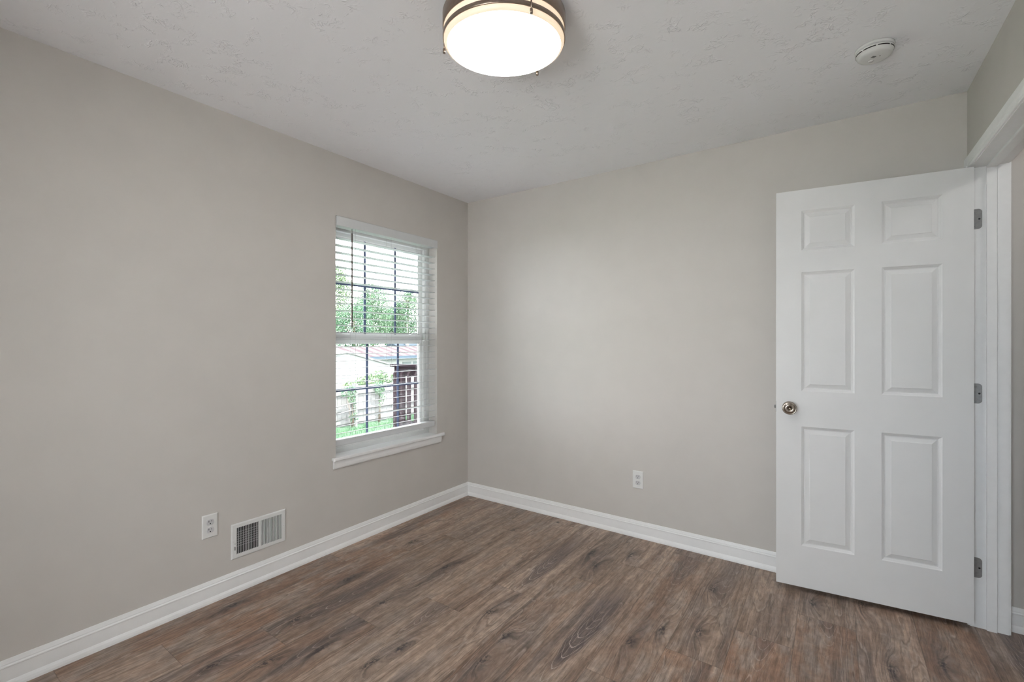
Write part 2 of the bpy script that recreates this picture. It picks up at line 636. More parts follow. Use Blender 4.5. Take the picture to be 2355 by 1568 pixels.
# ------------------------------------------------------------------ door frame: jamb, stop, casings
tr = empty('trim_1', (W, JY, 0))
tag(tr, 'white door frame and casing around the doorway', 'door frame', kind='structure')
xf = root_inv(tr)
b = MB()
XA, XB = W - 0.0005, W + WT + 0.0005
b.box(XA, XB, JY, -0.044, 0, JZ + 0.018)
b.box(XA, XB, JY2 - 0.018, JY2, 0, JZ + 0.018)
b.box(XA, XB, JY2, JY, JZ, JZ + 0.018)
b.build('jamb', M['trim'], tr, xf=xf)
b = MB()
SX0, SX1 = 3.0725, 3.1060
b.box(SX0, SX1, JY - 0.011, JY, 0, JZ)
b.box(SX0, SX1, JY2, JY2 + 0.011, 0, JZ)
b.box(SX0, SX1, JY2 + 0.011, JY - 0.011, JZ - 0.011, JZ)
b.build('door_stop', M['trim'], tr, bevel=0.002, xf=xf)
CASE = [(0, 0), (0, 0.0065), (0.003, 0.0085), (0.008, 0.0085), (0.010, 0.0062), (0.013, 0.0062), (0.016, 0.0095), (0.024, 0.0115),
        (0.046, 0.0125), (0.051, 0.0118), (0.0535, 0.0085), (0.0535, 0)]


def casing(xface, nx):
    ri, zi = 0.0045, JZ + 0.004
    path = [((JY + ri, 0.0), (1, 0)), ((JY + ri, zi), (1, 1)), ((JY2 - ri, zi), (-1, 1)), ((JY2 - ri, 0.0), (-1, 0))]
    rings = []
    for (p, mm) in path:
        rings.append([(xface + nx * d, p[0] + w * mm[0], p[1] + w * mm[1]) for (w, d) in CASE])
    return MB().sweep(rings).build('casing', M['trim'], tr, xf=xf)


casing(W, -1)
casing(W + WT, 1)

# ------------------------------------------------------------------ door, open against the back wall
DZ0, DZ1 = 0.027, 2.0585
DWID = 0.7613
dr = empty('door_1', (3.026, -0.1043, 0.0), math.atan2(-0.0795, -0.7572))
tag(dr, 'white six-panel door standing open in front of the back wall', 'door', kind='structure')
DTH = 0.035
PX = [(DWID - 0.332, DWID - 0.112), (DWID - 0.656, DWID - 0.437)]
PZ = [(0.239, 0.848), (1.029, 1.637), (1.748, 1.951)]
RINGS = [(0, 0), (0.004, 0.0035), (0.009, 0.0062), (0.0125, 0.0095), (0.017, 0.0095), (0.034, 0.0035), (0.0365, 0.0018)]


def door_face(mb, y, s):
    xs = sorted({0.0, DWID, *[q for p in PX for q in p]})
    zs = sorted({DZ0, DZ1, *[q for p in PZ for q in p]})
    for i in range(len(xs) - 1):
        for j in range(len(zs) - 1):
            x0, x1, z0, z1 = xs[i], xs[i + 1], zs[j], zs[j + 1]
            ispan = any(abs(x0 - p[0]) < 1e-6 for p in PX) and any(abs(z0 - p[0]) < 1e-6 for p in PZ)
            if not ispan:
                mb.add([(x0, y, z0), (x1, y, z0), (x1, y, z1), (x0, y, z1)], [(0, 1, 2, 3) if s < 0 else (3, 2, 1, 0)])
            else:
                rings = []
                for (o, d) in RINGS:
                    rings.append([(x0 + o, y - s * d, z0 + o), (x1 - o, y - s * d, z0 + o), (x1 - o, y - s * d, z1 - o), (x0 + o, y - s * d, z1 - o)])
                mb.sweep(rings, caps=False)
                n = len(mb.v)
                mb.add(rings[-1], [(0, 1, 2, 3)])


b = MB()
door_face(b, 0.0, 1)
door_face(b, -DTH, -1)
for (xa, xb) in ((0, 0), (DWID, DWID)):
    b.add([(xa, 0, DZ0), (xa, -DTH, DZ0), (xa, -DTH, DZ1), (xa, 0, DZ1)], [(0, 1, 2, 3)])
for z in (DZ0, DZ1):
    b.add([(0, 0, z), (DWID, 0, z), (DWID, -DTH, z), (0, -DTH, z)], [(0, 1, 2, 3)])
b.build('door_panel', M['door'], dr)

KX, KZ = DWID - 0.0585, 0.942
b = MB()
b.lathe([(0.0, 0.0), (0.0315, 0.0), (0.0315, 0.003), (0.0290, 0.0060), (0.0220, 0.008), (0.014, 0.009), (0.0125, 0.010), (0.0, 0.010)], (KX, 0, KZ), (0, 1, 0))
b.build('rose', M['knob'], dr)
b = MB()
b.lathe([(0.0, 0.008), (0.0125, 0.008), (0.0125, 0.016), (0.0190, 0.020), (0.0280, 0.025), (0.0322, 0.031), (0.0330, 0.036), (0.0318, 0.0405), (0.0285, 0.0435),
         (0.0275, 0.0425), (0.0265, 0.0428), (0.0240, 0.0450), (0.0170, 0.0468), (0.0120, 0.0470), (0.0108, 0.0455), (0.0085, 0.0455), (0.0075, 0.0400), (0.0, 0.0400)], (KX, 0, KZ), (0, 1, 0))
kb = b.build('door_knob', M['knob'], dr)
b = MB()
b.lathe([(0.0, 0.0395), (0.0042, 0.0395), (0.0042, 0.0462), (0.0030, 0.0470), (0.0, 0.0470)], (KX, 0, KZ), (0, 1, 0), 24)
b.build('privacy_button', M['knob'], kb)
# knob on the far face
b = MB()
b.lathe([(0.0, 0.0), (0.0335, 0.0), (0.031, 0.0065), (0.0125, 0.010), (0.0115, 0.026), (0.0245, 0.034), (0.0290, 0.049), (0.0270, 0.055), (0.0, 0.059)], (KX, -DTH, KZ), (0, -1, 0))
b.build('door_knob', M['knob'], dr)
b = MB()
b.box(DWID - 0.0005, DWID + 0.0012, -0.029, -0.006, KZ - 0.028, KZ + 0.028)
lt = b.build('latch_plate', M['steel'], dr)
b = MB()
b.lathe([(0.0, 0.0), (0.0085, 0.0), (0.0085, 0.006), (0.006, 0.0095), (0.0, 0.0105)], (DWID, -0.0135, KZ), (1, 0, 0), 24)
b.build('latch_bolt', M['steel'], lt)

# hinges on the jamb
dxf = root_inv(dr)
for hz in (1.8325, 1.050, 0.2685):
    x0, x1, hh, rad = W - 0.003, 3.0595, 0.0447, 0.014
    prof = [(x0, -hh), (x1 - rad, -hh)]
    prof += [(x1 - rad + rad * math.sin(t), -hh + rad - rad * math.cos(t)) for t in [PI / 2 * k / 8 for k in range(1, 9)]]
    prof += [(x1 - rad + rad * math.cos(t), hh - rad + rad * math.sin(t)) for t in [PI / 2 * k / 8 for k in range(0, 9)]]
    prof += [(x0, hh)]
    rings = [[(x, y, hz + z) for (x, z) in prof] for y in (JY + 0.001, JY - 0.0018)]
    hb = MB().sweep(rings)
    hb.tube([(W - 0.008, JY - 0.004, hz - 0.0447), (W - 0.008, JY - 0.004, hz + 0.0447)], 0.0055, 12)
    ho = hb.build('hinge', M['steel'], dr, xf=dxf)
    for (sx, sz, m, rr) in ((3.0385, 0.031, 'steel', 0.0045), (3.0385, -0.031, 'steel', 0.0045), (3.0505, 0.0, 'dark', 0.0038)):
        s = MB()
        s.lathe([(0, 0), (rr, 0), (rr * 0.9, 0.0012), (rr * 0.45, 0.0013), (rr * 0.4, 0.0004), (0, 0.0004)], (sx, JY - 0.0018, hz + sz), (0, -1, 0), 16)
        s.build('screw' if m == 'steel' else 'screw_hole', M[m], ho, xf=dxf)

# ------------------------------------------------------------------ window
wi = empty('window_1', (0, (WIN_Y0 + WIN_Y1) / 2, WIN_Z0))
tag(wi, 'white double-hung window in the left wall, its grids coloured grey-blue as if backlit', 'window', kind='structure')
wxf = root_inv(wi)


def wpart(mb, name, m, parent=wi, bevel=0.0):
    return mb.build(name, m, parent, bevel=bevel, xf=wxf)


b = MB()
FX0, FX1 = -0.168, -0.088
FI0, FI1 = WIN_Y0 + 0.026, WIN_Y1 - 0.030
b.box(FX0, FX1, WIN_Y0, FI0, WIN_Z0, WIN_Z1)
b.box(FX0, FX1, FI1, WIN_Y1, WIN_Z0, WIN_Z1)
b.box(FX0, FX1, FI0, FI1, WIN_Z0, 0.598)
b.box(FX0, FX1, FI0, FI1, 1.992, WIN_Z1)
# jamb tracks
b.box(-0.150, FX1 - 0.006, FI1 - 0.010, FI1, 0.598, 1.992)
b.box(-0.118, FX1 - 0.001, FI1 - 0.030, FI1, 0.598, 1.285)
b.box(-0.118, -0.114, FI0, FI0 + 0.006, 0.598, 1.992)
wpart(b, 'window_frame', M['vinyl'], bevel=0.0015)


def sash(xf0, xf1, y0, y1, gy0, gy1, z0, gz0, gz1, z1, xg, muny, munz, extra=False):
    b = MB()
    b.box(xf1, xf0, y0, gy0, z0, z1)
    b.box(xf1, xf0, gy1, y1, z0, z1)
    b.box(xf1, xf0, gy0, gy1, z0, gz0)
    b.box(xf1, xf0, gy0, gy1, gz1, z1)
    if extra:
        b.box(xf0 - 0.004, xf0 + 0.006, gy0, gy1, gz1 + 0.028, gz1 + 0.036)
    s = wpart(b, 'sash', M['vinyl'], bevel=0.0018)
    # glazing bead
    b = MB()
    t = 0.007
    b.box(xg - 0.004, xf0 - 0.006, gy0, gy0 + t, gz0, gz1)
    b.box(xg - 0.004, xf0 - 0.006, gy1 - t, gy1, gz0, gz1)
    b.box(xg - 0.004, xf0 - 0.006, gy0, gy1, gz0, gz0 + t)
    b.box(xg - 0.004, xf0 - 0.006, gy0, gy1, gz1 - t, gz1)
    wpart(b, 'glazing_bead', M['vinyl'], s)
    b = MB()
    b.box(xg - 0.0015, xg + 0.0015, gy0, gy1, gz0, gz1)
    wpart(b, 'pane', M['glass'], s)
    b = MB()
    for y in muny:
        b.box(xg + 0.002, xg + 0.006, y - 0.0085, y + 0.0085, gz0, gz1)
    b.box(xg + 0.0022, xg + 0.0058, gy0, gy1, munz - 0.0085, munz + 0.0085)
    wpart(b, 'grid', M['grid'], s)
    return s


lower = sash(-0.092, -0.118, FI0, FI1 - 0.034, -1.188, -0.4575, 0.598, 0.646, 1.272, 1.331, -0.107, (-0.938, -0.6655), 0.965, True)
upper = sash(-0.121, -0.146, FI0, FI1 - 0.010, -1.183, -0.437, 1.290, 1.331, 1.968, 1.992, -0.132, (-0.9375, -0.6705), 1.6615)
b = MB()
b.box(-0.118, -0.094, -0.545, -0.475, 1.331, 1.337)
b.lathe([(0, 0), (0.012, 0), (0.011, 0.010), (0, 0.012)], (-0.106, -0.51, 1.337), (0, 0, 1), 20)
b.box(-0.112, -0.080, -0.515, -0.505, 1.339, 1.346)
wpart(b, 'sash_lock', M['vinyl'], lower, 0.001)

# stool and apron
b = MB()
pts = [(WIN_Y0, -0.088), (WIN_Y0, 0.0), (-1.279, 0.0), (-1.279, 0.022), (-1.272, 0.030), (-0.306, 0.030), (-0.292, 0.016), (-0.292, 0.0), (WIN_Y1, 0.0), (WIN_Y1, -0.088)]
rings = [[(x, y, z) for (y, x) in pts] for z in (0.5495, 0.5685)]
b.sweep(rings)
wpart(b, 'window_sill', M['trim'], bevel=0.004)
b = MB()
prof = [(0, 0.499), (0.010, 0.499), (0.014, 0.506), (0.016, 0.520), (0.016, 0.5495), (0, 0.5495)]
b.sweep([[(d, -1.268, z) for (d, z) in prof], [(d, -0.330, z) for (d, z) in prof]])
wpart(b, 'apron', M['trim'])

# unseen window added behind the camera so its daylight fills the room
w2 = empty('fill_window', ((RX0 + RX1) / 2, REAR, RZ0))
tag(w2, 'white framed window added for fill light in the unseen wall behind the camera', 'window', kind='structure')
q = root_inv(w2)
b = MB()
for (xa, xb, za, zb) in ((RX0, RX0 + 0.05, RZ0, RZ1), (RX1 - 0.05, RX1, RZ0, RZ1), (RX0, RX1, RZ0, RZ0 + 0.05), (RX0, RX1, RZ1 - 0.05, RZ1), ((RX0 + RX1) / 2 - 0.025, (RX0 + RX1) / 2 + 0.025, RZ0, RZ1)):
    b.box(xa, xb, REAR - 0.11, REAR - 0.05, za, zb)
b.build('window_frame', M['vinyl'], w2, xf=q)
b = MB()
b.box(RX0 + 0.04, RX1 - 0.04, REAR - 0.083, REAR - 0.08, RZ0 + 0.04, RZ1 - 0.04)
b.build('pane', M['glass'], w2, xf=q)

# ------------------------------------------------------------------ window blind
bl = empty('window_blind', (-0.04, (WIN_Y0 + WIN_Y1) / 2, WIN_Z1))
tag(bl, 'white horizontal slat blind hanging open inside the window recess', 'blind')
bxf = root_inv(bl)
BY0, BY1 = -1.243, -0.372
b = MB()
b.box(-0.003, 0.009, WIN_Y0 + 0.002, WIN_Y1 - 0.002, 2.0005, 2.0595)
b.build('valance', M['slat'], bl, bevel=0.0025, xf=bxf)
b = MB()
b.box(-0.068, -0.012, BY0, BY1, 2.004, 2.058)
b.build('headrail', M['slat'], bl, bevel=0.002, xf=bxf)


def slat_mesh(z, y0, y1, tilt=0.0, droop=0.0, yc=-1.10):
    prof = []
    nseg = 6
    for k in range(nseg + 1):
        x = -0.025 + 0.05 * k / nseg
        prof.append((x, 0.0012 * (1 - (x / 0.025) ** 2) + 0.0013))
    for k in range(nseg, -1, -1):
        x = -0.025 + 0.05 * k / nseg
        prof.append((x, 0.0012 * (1 - (x / 0.025) ** 2) - 0.0013))
    ca, sa = math.cos(tilt), math.sin(tilt)
    ys = [y0, y1] if droop == 0 else [y0, yc - 0.02, yc, yc + 0.02, y1]
    rings = []
    for y in ys:
        dz = 0.0
        if droop and y < yc + 0.02:
            dz = -droop * max(0, (yc - y)) / (yc - y0)
        rings.append([(-0.04 + x * ca - zz * sa, y, z + dz + x * sa + zz * ca) for (x, zz) in prof])
    return MB().sweep(rings)


proto = None
for i in range(-1, 27):
    z = 1.8862 - 0.0456 * i
    if i in (22, 23, 24):
        slat_mesh(z, BY0, BY1, R(21) if i == 24 else math.atan((1.286 - z) / 2.62), 0.0155).build('slat', M['slat'], bl, xf=bxf)
    elif proto is None:
        proto = slat_mesh(z, BY0, BY1, 0.06).build('slat', M['slat'], bl, xf=bxf)
        z_first = z
    elif z < 1.25:
        # the lower slats lean out a little more
        slat_mesh(z, BY0, BY1, max(0.06, 0.95 * math.atan((1.286 - z) / 2.62))).build('slat', M['slat'], bl, xf=bxf)
    else:
        c = proto.copy()
        C.objects.link(c)
        c.parent = bl
        c.location.z = z - z_first
b = MB()
b.box(-0.066, -0.014, BY0, BY1, 0.629, 0.668)
b.build('bottom_rail', M['slat'], bl, bevel=0.004, xf=bxf)
b = MB()
b.tube([(-0.0085, -1.1255, 2.0), (-0.0085, -1.1255, 1.972)], 0.0022, 8)
b.tube([(-0.0085, -1.1255, 1.972), (-0.0085, -1.1255, 1.372)], 0.0046, 10, smooth=False)
b.build('tilt_wand', M['wand'], bl, xf=bxf)
for (y, xs) in ((-1.0965, (-0.0135, -0.0665)), (-0.802, (-0.0135, -0.0665)), (-0.52, (-0.0135, -0.0665))):
    for x in xs:
        b = MB()
        b.tube([(x, y, 2.004), (x, y, 0.66)], 0.0007, 5)
        b.build('ladder_cord', M['cord'], bl, xf=bxf)

# ------------------------------------------------------------------ ceiling light
LC = (1.559, -1.632)
LR = 0.2128


def ceiling_light(cx, cy, glow, side, label):
    o = empty('ceiling_light', (cx, cy, H - 0.013))
    # hangs slightly out of level, lower on the camera side
    o.rotation_mode = 'AXIS_ANGLE'
    o.rotation_axis_angle = (R(3.5), 0.8197, 0.5729, 0)
    tag(o, label, 'ceiling light')
    r = LR
    b = MB()
    b.lathe([(0, -0.001), (r - 0.001, -0.001), (r - 0.001, -0.030), (0, -0.030)], seg=96)
    b.build('mounting_plate', M['fixture'], o)

    def ring(z0, z1, name):
        b = MB()
        b.lathe([(r, z0), (r + 0.002, z0), (r + 0.003, z0 - 0.001), (r + 0.003, z1 + 0.001), (r + 0.002, z1), (r, z1)], seg=96, close=True)
        return b.build(name, M['nickel'], o)
    ring(-0.001, -0.050, 'ring')
    ring(-0.069, -0.084, 'ring')
    b = MB()
    b.lathe([(r - 0.001, -0.030), (r - 0.001, -0.088)], seg=96)
    b.lathe([(r - 0.001, -0.088), (r - 0.004, -0.0945), (r - 0.0085, -0.0975), (r - 0.012, -0.0985)], seg=96)
    b.build('drum', side, o)
    b = MB()
    prof = [(r - 0.012, -0.0985)]
    for k in range(1, 11):
        t = PI / 2 * k / 10
        prof.append(((r - 0.012) * math.cos(t), -0.0985 - 0.010 * math.sin(t)))
    b.lathe(prof, seg=96)
    b.build('diffuser', glow, o)
    for a in (R(-31), R(89), R(209)):
        b = MB()
        x, y = (r + 0.0045) * math.cos(a), (r + 0.0045) * math.sin(a)
        b.tube([(x, y, -0.036), (x, y, -0.100)], 0.0028, 10)
        b.tube([(x, y, -0.092), (x, y, -0.106)], 0.0048, 12)
        b.build('post', M['nickel'], o)
    return o


ceiling_light(LC[0], LC[1], M['glow'], M['glow_side'], 'round flush ceiling light with two brushed nickel rings, switched on')

# ------------------------------------------------------------------ smoke detector
sd = empty('smoke_detector', (2.648, -0.648, H))
tag(sd, 'round white smoke detector on the ceiling near the door', 'smoke detector')
b = MB()
b.lathe([(0, 0), (0.0625, 0), (0.0635, -0.004), (0.0630, -0.009), (0.0600, -0.010), (0.0, -0.010)], seg=64)
b.build('base', M['smoke'], sd)
b = MB()
b.lathe([(0, -0.009), (0.0595, -0.010), (0.0595, -0.013), (0.0615, -0.0135), (0.0615, -0.0185), (0.0600, -0.0195)], seg=64)
b.lathe([(0.0575, -0.0195), (0.0575, -0.0230)], seg=64)
b.lathe([(0.0600, -0.0230), (0.0590, -0.0240), (0.0560, -0.0330), (0.0520, -0.0375), (0.0440, -0.0395), (0.0, -0.0400)], seg=64)
for k in range(8):
    a0 = 2 * PI * k / 8 + 0.2
    vs = []
    for t in (a0, a0 + 0.09):
        for zz in (-0.0195, -0.0230):
            vs.append((0.0598 * math.cos(t), 0.0598 * math.sin(t), zz))
    b.add(vs, [(0, 1, 3, 2)])
b.lathe([(0.0600, -0.0195), (0.0575, -0.0195)], seg=64)
b.lathe([(0.0600, -0.0230), (0.0575, -0.0230)], seg=64)
b.build('cover', M['smoke'], sd)
b = MB()
for k in range(8):
    a0 = 2 * PI * k / 8 + 0.2 + 0.10
    a1 = a0 + 2 * PI / 8 - 0.12
    rings = []
    for t in [a0 + (a1 - a0) * q / 10 for q in range(11)]:
        c_, s_ = math.cos(t), math.sin(t)
        rings.append([(0.0578 * c_, 0.0578 * s_, -0.0193), (0.0604 * c_, 0.0604 * s_, -0.0193), (0.0604 * c_, 0.0604 * s_, -0.0232), (0.0578 * c_, 0.0578 * s_, -0.0232)])
    b.sweep(rings)
b.build('vent_slots', M['dark'], sd)
b = MB()
b.lathe([(0.0600, -0.0098), (0.0612, -0.0105), (0.0612, -0.0118), (0.0600, -0.0125)], seg=64)
b.build('seam', M['face'], sd)
b = MB()
for k in range(4):
    b.box(-0.016 - 0.0, -0.002, -0.012 + 0.0035 * k, -0.0105 + 0.0035 * k, -0.0405, -0.0398)
b.build('sounder_slot', M['dark'], sd)
b = MB()
b.lathe([(0, -0.0395), (0.0018, -0.0395), (0.0018, -0.0408), (0, -0.0410)], (0.010, -0.014, 0), seg=12)
b.build('indicator_light', M['dark'], sd)
b = MB()
b.lathe([(0, -0.0395), (0.010, -0.0395), (0.0095, -0.0412), (0, -0.0415)], (0.002, 0.022, 0), seg=24)
b.build('test_button', M['smoke'], sd)
sd.rotation_euler = (0, 0, R(35))


# ------------------------------------------------------------------ outlets
def outlet(loc, rz, label):
    """local: x to the right on the wall, y into the wall, z up, plate centre at the origin"""
    o = empty('wall_outlet', loc, rz)
    tag(o, label, 'outlet', 'duplex wall outlets')
    hw, hh = 0.035, 0.0572
    rings = []
    for (ins, dep) in ((0.0, 0.0), (0.0, -0.002), (0.0015, -0.0042), (0.0045, -0.0055)):
        rings.append([(-hw + ins, dep, -hh + ins), (hw - ins, dep, -hh + ins), (hw - ins, dep, hh - ins), (-hw + ins, dep, hh - ins)])
    MB().sweep(rings).build('cover_plate', M['plastic'], o)
    for cz in (0.0195, -0.0195):
        b = MB()
        prof = []
        for k in range(40):
            t = 2 * PI * k / 40
            x, z = 0.0172 * math.cos(t), 0.0172 * math.sin(t)
            z = max(-0.0135, min(0.0135, z))
            prof.append((x, z))
        rings = [[(x, -0.0050, cz + z) for (x, z) in prof], [(x * 0.99, -0.0068, cz + z * 0.99) for (x, z) in prof], [(x * 0.93, -0.0074, cz + z * 0.93) for (x, z) in prof]]
        b.sweep(rings)
        rc = b.build('receptacle', M['face'], o)
        b = MB()
        b.box(-0.0075, -0.0053, -0.0078, -0.0070, cz + 0.0005, cz + 0.0090)
        b.box(0.0053, 0.0073, -0.0078, -0.0070, cz + 0.0015, cz + 0.0085)
        b.lathe([(0, 0), (0.0026, 0), (0.0026, 0.0008), (0, 0.0008)], (0, -0.0070, cz - 0.0065), (0, -1, 0), 14)
        b.build('slot', M['dark'], rc)
    b = MB()
    b.lathe([(0, 0), (0.0030, 0), (0.0026, 0.0010), (0, 0.0012)], (0, -0.0055, 0), (0, -1, 0), 16)
    b.build('screw', M['plastic'], o)
    return o


outlet((0, -1.948, 0.3765), R(90), 'white duplex outlet on the window wall beside the floor vent')
outlet((1.463, 0, 0.3755), 0.0, 'white duplex outlet alone on the back wall')

# ------------------------------------------------------------------ wall register
vt = empty('wall_vent', (0, -1.709, 0.2585), R(90))
tag(vt, 'white louvered air vent low on the window wall', 'vent')
VW, VH = 0.142, 0.0895
GX, GZ = 0.1185, 0.0675
b = MB()


def frame_ring(mb, ow, oh, iw, ih, y0, y1):
    mb.box(-ow, -iw, y1, y0, -oh, oh)
    mb.box(iw, ow, y1, y0, -oh, oh)
    mb.box(-iw, iw, y1, y0, -oh, -ih)
    mb.box(-iw, iw, y1, y0, ih, oh)


rings = []
for (a, bb, y) in ((VW, VH, 0.0), (VW, VH, -0.002), (VW - 0.005, VH - 0.005, -0.0065), (GX, GZ, -0.0065), (GX, GZ, 0.0)):
    rings.append([(-a, y, -bb), (a, y, -bb), (a, y, bb), (-a, y, bb)])
b.sweep(rings, caps=False)
b.box(-0.0055, 0.0055, -0.0065, 0.0, -GZ, GZ)
b.build('frame', M['vent'], vt)
b = MB()
b.box(-GX, GX, -0.0006, -0.0002, -GZ, GZ)
b.build('duct_opening', M['duct'], vt)
N = 14
fins = []
for side in (-1, 1):
    for k in range(N):
        x = side * 0.0055 + side * (k + 0.5) * (GX - 0.0055) / N
        b = MB()
        dx = 0.0020 if side > 0 else -0.0042
        t = 0.0007
        # a slanted upright blade
        vs = []
        for (xx, yy) in ((x - dx * 0.5 - t, -0.0008), (x - dx * 0.5 + t, -0.0008), (x + dx * 0.5 + t, -0.0064), (x + dx * 0.5 - t, -0.0064)):
            vs.append((xx, yy))
        b.sweep([[(p[0], p[1], -GZ) for p in vs], [(p[0], p[1], GZ) for p in vs]])
        b.build('louver', M['vent'], vt)
b = MB()
for k in range(7):
    z = -0.030 + k * 0.012
    b.box(-GX, -0.0055, -0.0012, -0.0006, z, z + 0.0022)
b.build('damper', M['fin'], vt)
for sx, sz in ((-0.131, 0.0), (0.131, 0.0)):
    b = MB()
    b.lathe([(0, 0), (0.0032, 0), (0.0026, 0.0012), (0, 0.0014)], (sx, -0.0065, sz), (0, -1, 0), 14)
    b.build('screw', M['vent'], vt)
b = MB()
b.box(-0.1265, -0.1235, -0.0068, -0.0064, -0.044, -0.010)
lv = b.build('lever_slot', M['dark'], vt)
b = MB()
b.box(-0.1270, -0.1230, -0.0125, -0.0066, -0.024, -0.012)
b.build('damper_lever', M['vent'], vt, bevel=0.001)

# ------------------------------------------------------------------ unseen hallway light, added to brighten the doorway
hl = empty('added_hall_light', (3.80, -0.60, H))
tag(hl, 'round flush fill light added on the unseen hallway ceiling beyond the doorway', 'ceiling light')
b = MB()
b.lathe([(0, 0), (0.17, 0), (0.17, -0.03), (0, -0.03)], seg=48)
b.build('mounting_plate', M['fixture'], hl)
b = MB()
b.lathe([(0.165, -0.03), (0.150, -0.07), (0.09, -0.095), (0.0, -0.10)], seg=48)
b.build('diffuser', M['hall_fill'], hl)

# ================================================================== outdoors
M['grass_ground'] = mat('lawn_soil', (0.060, 0.105, 0.064), 0.9, spec=0.0, vary=0.4, vscale=3)
M['fence'] = mat('white_fence_paint', (0.135, 0.133, 0.130), 0.7, spec=0.0, vary=0.06, vscale=8)
M['siding'] = mat('pale_siding', (0.20, 0.20, 0.196), 0.7, spec=0.0, vary=0.03)
M['pale_roof'] = mat('pale_grey_shingle', (0.105, 0.105, 0.104), 0.85, spec=0.0, vary=0.08, vscale=10)
M['fascia'] = mat('pale_blue_fascia', (0.050, 0.066, 0.085), 0.6, spec=0.0, vary=0.05)
M['grey_roof'] = mat('blue_grey_roof', (0.035, 0.045, 0.055), 0.85, spec=0.0, vary=0.1)
M['win_dark'] = mat('dark_window', (0.05, 0.06, 0.06), 0.2, vary=0.1)
M['deck'] = mat('brown_deck_stain', (0.0085, 0.0052, 0.0075), 0.6, spec=0.0, vary=0.2, vscale=25)
M['baluster'] = mat('sunlit_deck_stain', (0.022, 0.0145, 0.0175), 0.6, spec=0.0, vary=0.25, vscale=25)  # lighter copy of the deck stain, paints in the sunlit baluster faces
M['bark'] = mat('bark', (0.12, 0.09, 0.07), 0.9, spec=0.0, vary=0.3)


def make_red_roof():
    m, nt, p = new_mat('red_metal_roof')
    tc = nt.nodes.new('ShaderNodeTexCoord')
    s = nt.nodes.new('ShaderNodeSeparateXYZ')
    nt.links.new(tc.outputs['Object'], s.inputs[0])
    x, y = V(nt, s.outputs[0]), V(nt, s.outputs[1])
    n = noise(nt, combine(nt, x * 0.5, y * 1.4, 0), 1, 3)
    f = ((y / 0.95 + n * 0.3).fract() - 0.5).abs().smooth(0.16, 0.30)
    col = mixc(nt, (f * 0.8 + n * 0.3).min(1.0), (0.042, 0.0305, 0.0345), (0.068, 0.062, 0.065))
    nt.links.new(col, p.inputs['Base Color'])
    p.inputs['Roughness'].default_value = 0.6
    p.inputs['Specular IOR Level'].default_value = 0.0
    return m


def make_leaf(name, a, bcol):
    m, nt, p = new_mat(name)
    tc = nt.nodes.new('ShaderNodeTexCoord')
    n = noise(nt, tc.outputs['Object'], 1.3, 3, 0.6)
    n2 = noise(nt, tc.outputs['Object'], 6.0, 2, 0.6)
    col = mixc(nt, (n * 0.5 + n2 * 0.5).smooth(0.36, 0.64), a, bcol)
    nt.links.new(col, p.inputs['Base Color'])
    p.inputs['Roughness'].default_value = 0.6
    p.inputs['Specular IOR Level'].default_value = 0.0
    return m


M['red_roof'] = make_red_roof()
M['leaf_a'] = make_leaf('yellow_green_leaf', (0.055, 0.100, 0.052), (0.130, 0.170, 0.095))
M['leaf_b'] = make_leaf('mid_green_leaf', (0.044, 0.096, 0.056), (0.132, 0.190, 0.118))
M['leaf_c'] = make_leaf('deep_green_leaf', (0.032, 0.076, 0.046), (0.096, 0.152, 0.094))
M['blade'] = make_leaf('grass_blade', (0.052, 0.108, 0.060), (0.098, 0.165, 0.098))

# ground
b = MB()
prof = [(-EXT, -1.2), (-9.15, -1.2), (-10.5, -2.0), (-20, -3.0), (-90, -3.45)]
top = [[(x, -25, z) for (x, z) in prof], [(x, 60, z) for (x, z) in prof]]
rings = []
for y in (-25.0, 90.0):
    rings.append([(x, y, z) for (x, z) in prof] + [(-90, y, -4.4), (-EXT, y, -4.4)])
b.sweep(rings)
g = b.build('lawn', M['grass_ground'])
tag(g, 'green back lawn below the window', 'lawn', kind='structure')

b = MB()  # unseen pale ground, added to bounce daylight up through the rear window
b.box(-EXT, 30, -30, REAR - 0.13, -0.45, -0.32)
tag(b.build('bounce_slab', mat('pale_concrete', (0.74, 0.73, 0.71), 0.9, vary=0.04)), 'pale concrete slab added outside the unseen rear wall to bounce daylight in', 'bounce_slab', kind='structure')

rg = random.Random(5)
b = MB()
vs, fs = [], []
for k in range(26000):
    x = -8.84 + 2.9 * rg.random()
    y = rg.uniform(3.0, 8.2)
    h = rg.uniform(0.05, 0.13)
    if x < -8.55 and (abs(y - 5.22) < 0.45 or abs(y - 6.25) < 0.3):
        continue
    a = rg.uniform(0, PI)
    w = 0.010
    dx, dy = math.cos(a) * w, math.sin(a) * w
    lx, ly = rg.uniform(-0.05, 0.05), rg.uniform(-0.05, 0.05)
    o = len(vs)
    vs += [(x - dx, y - dy, -1.2), (x + dx, y + dy, -1.2), (x + lx, y + ly, -1.2 + h)]
    fs.append((o, o + 1, o + 2))
b.add(vs, fs)
gr = b.build('grass', M['blade'], merge=False)
tag(gr, 'short green grass growing on the lawn below the white fence', 'grass', kind='stuff')

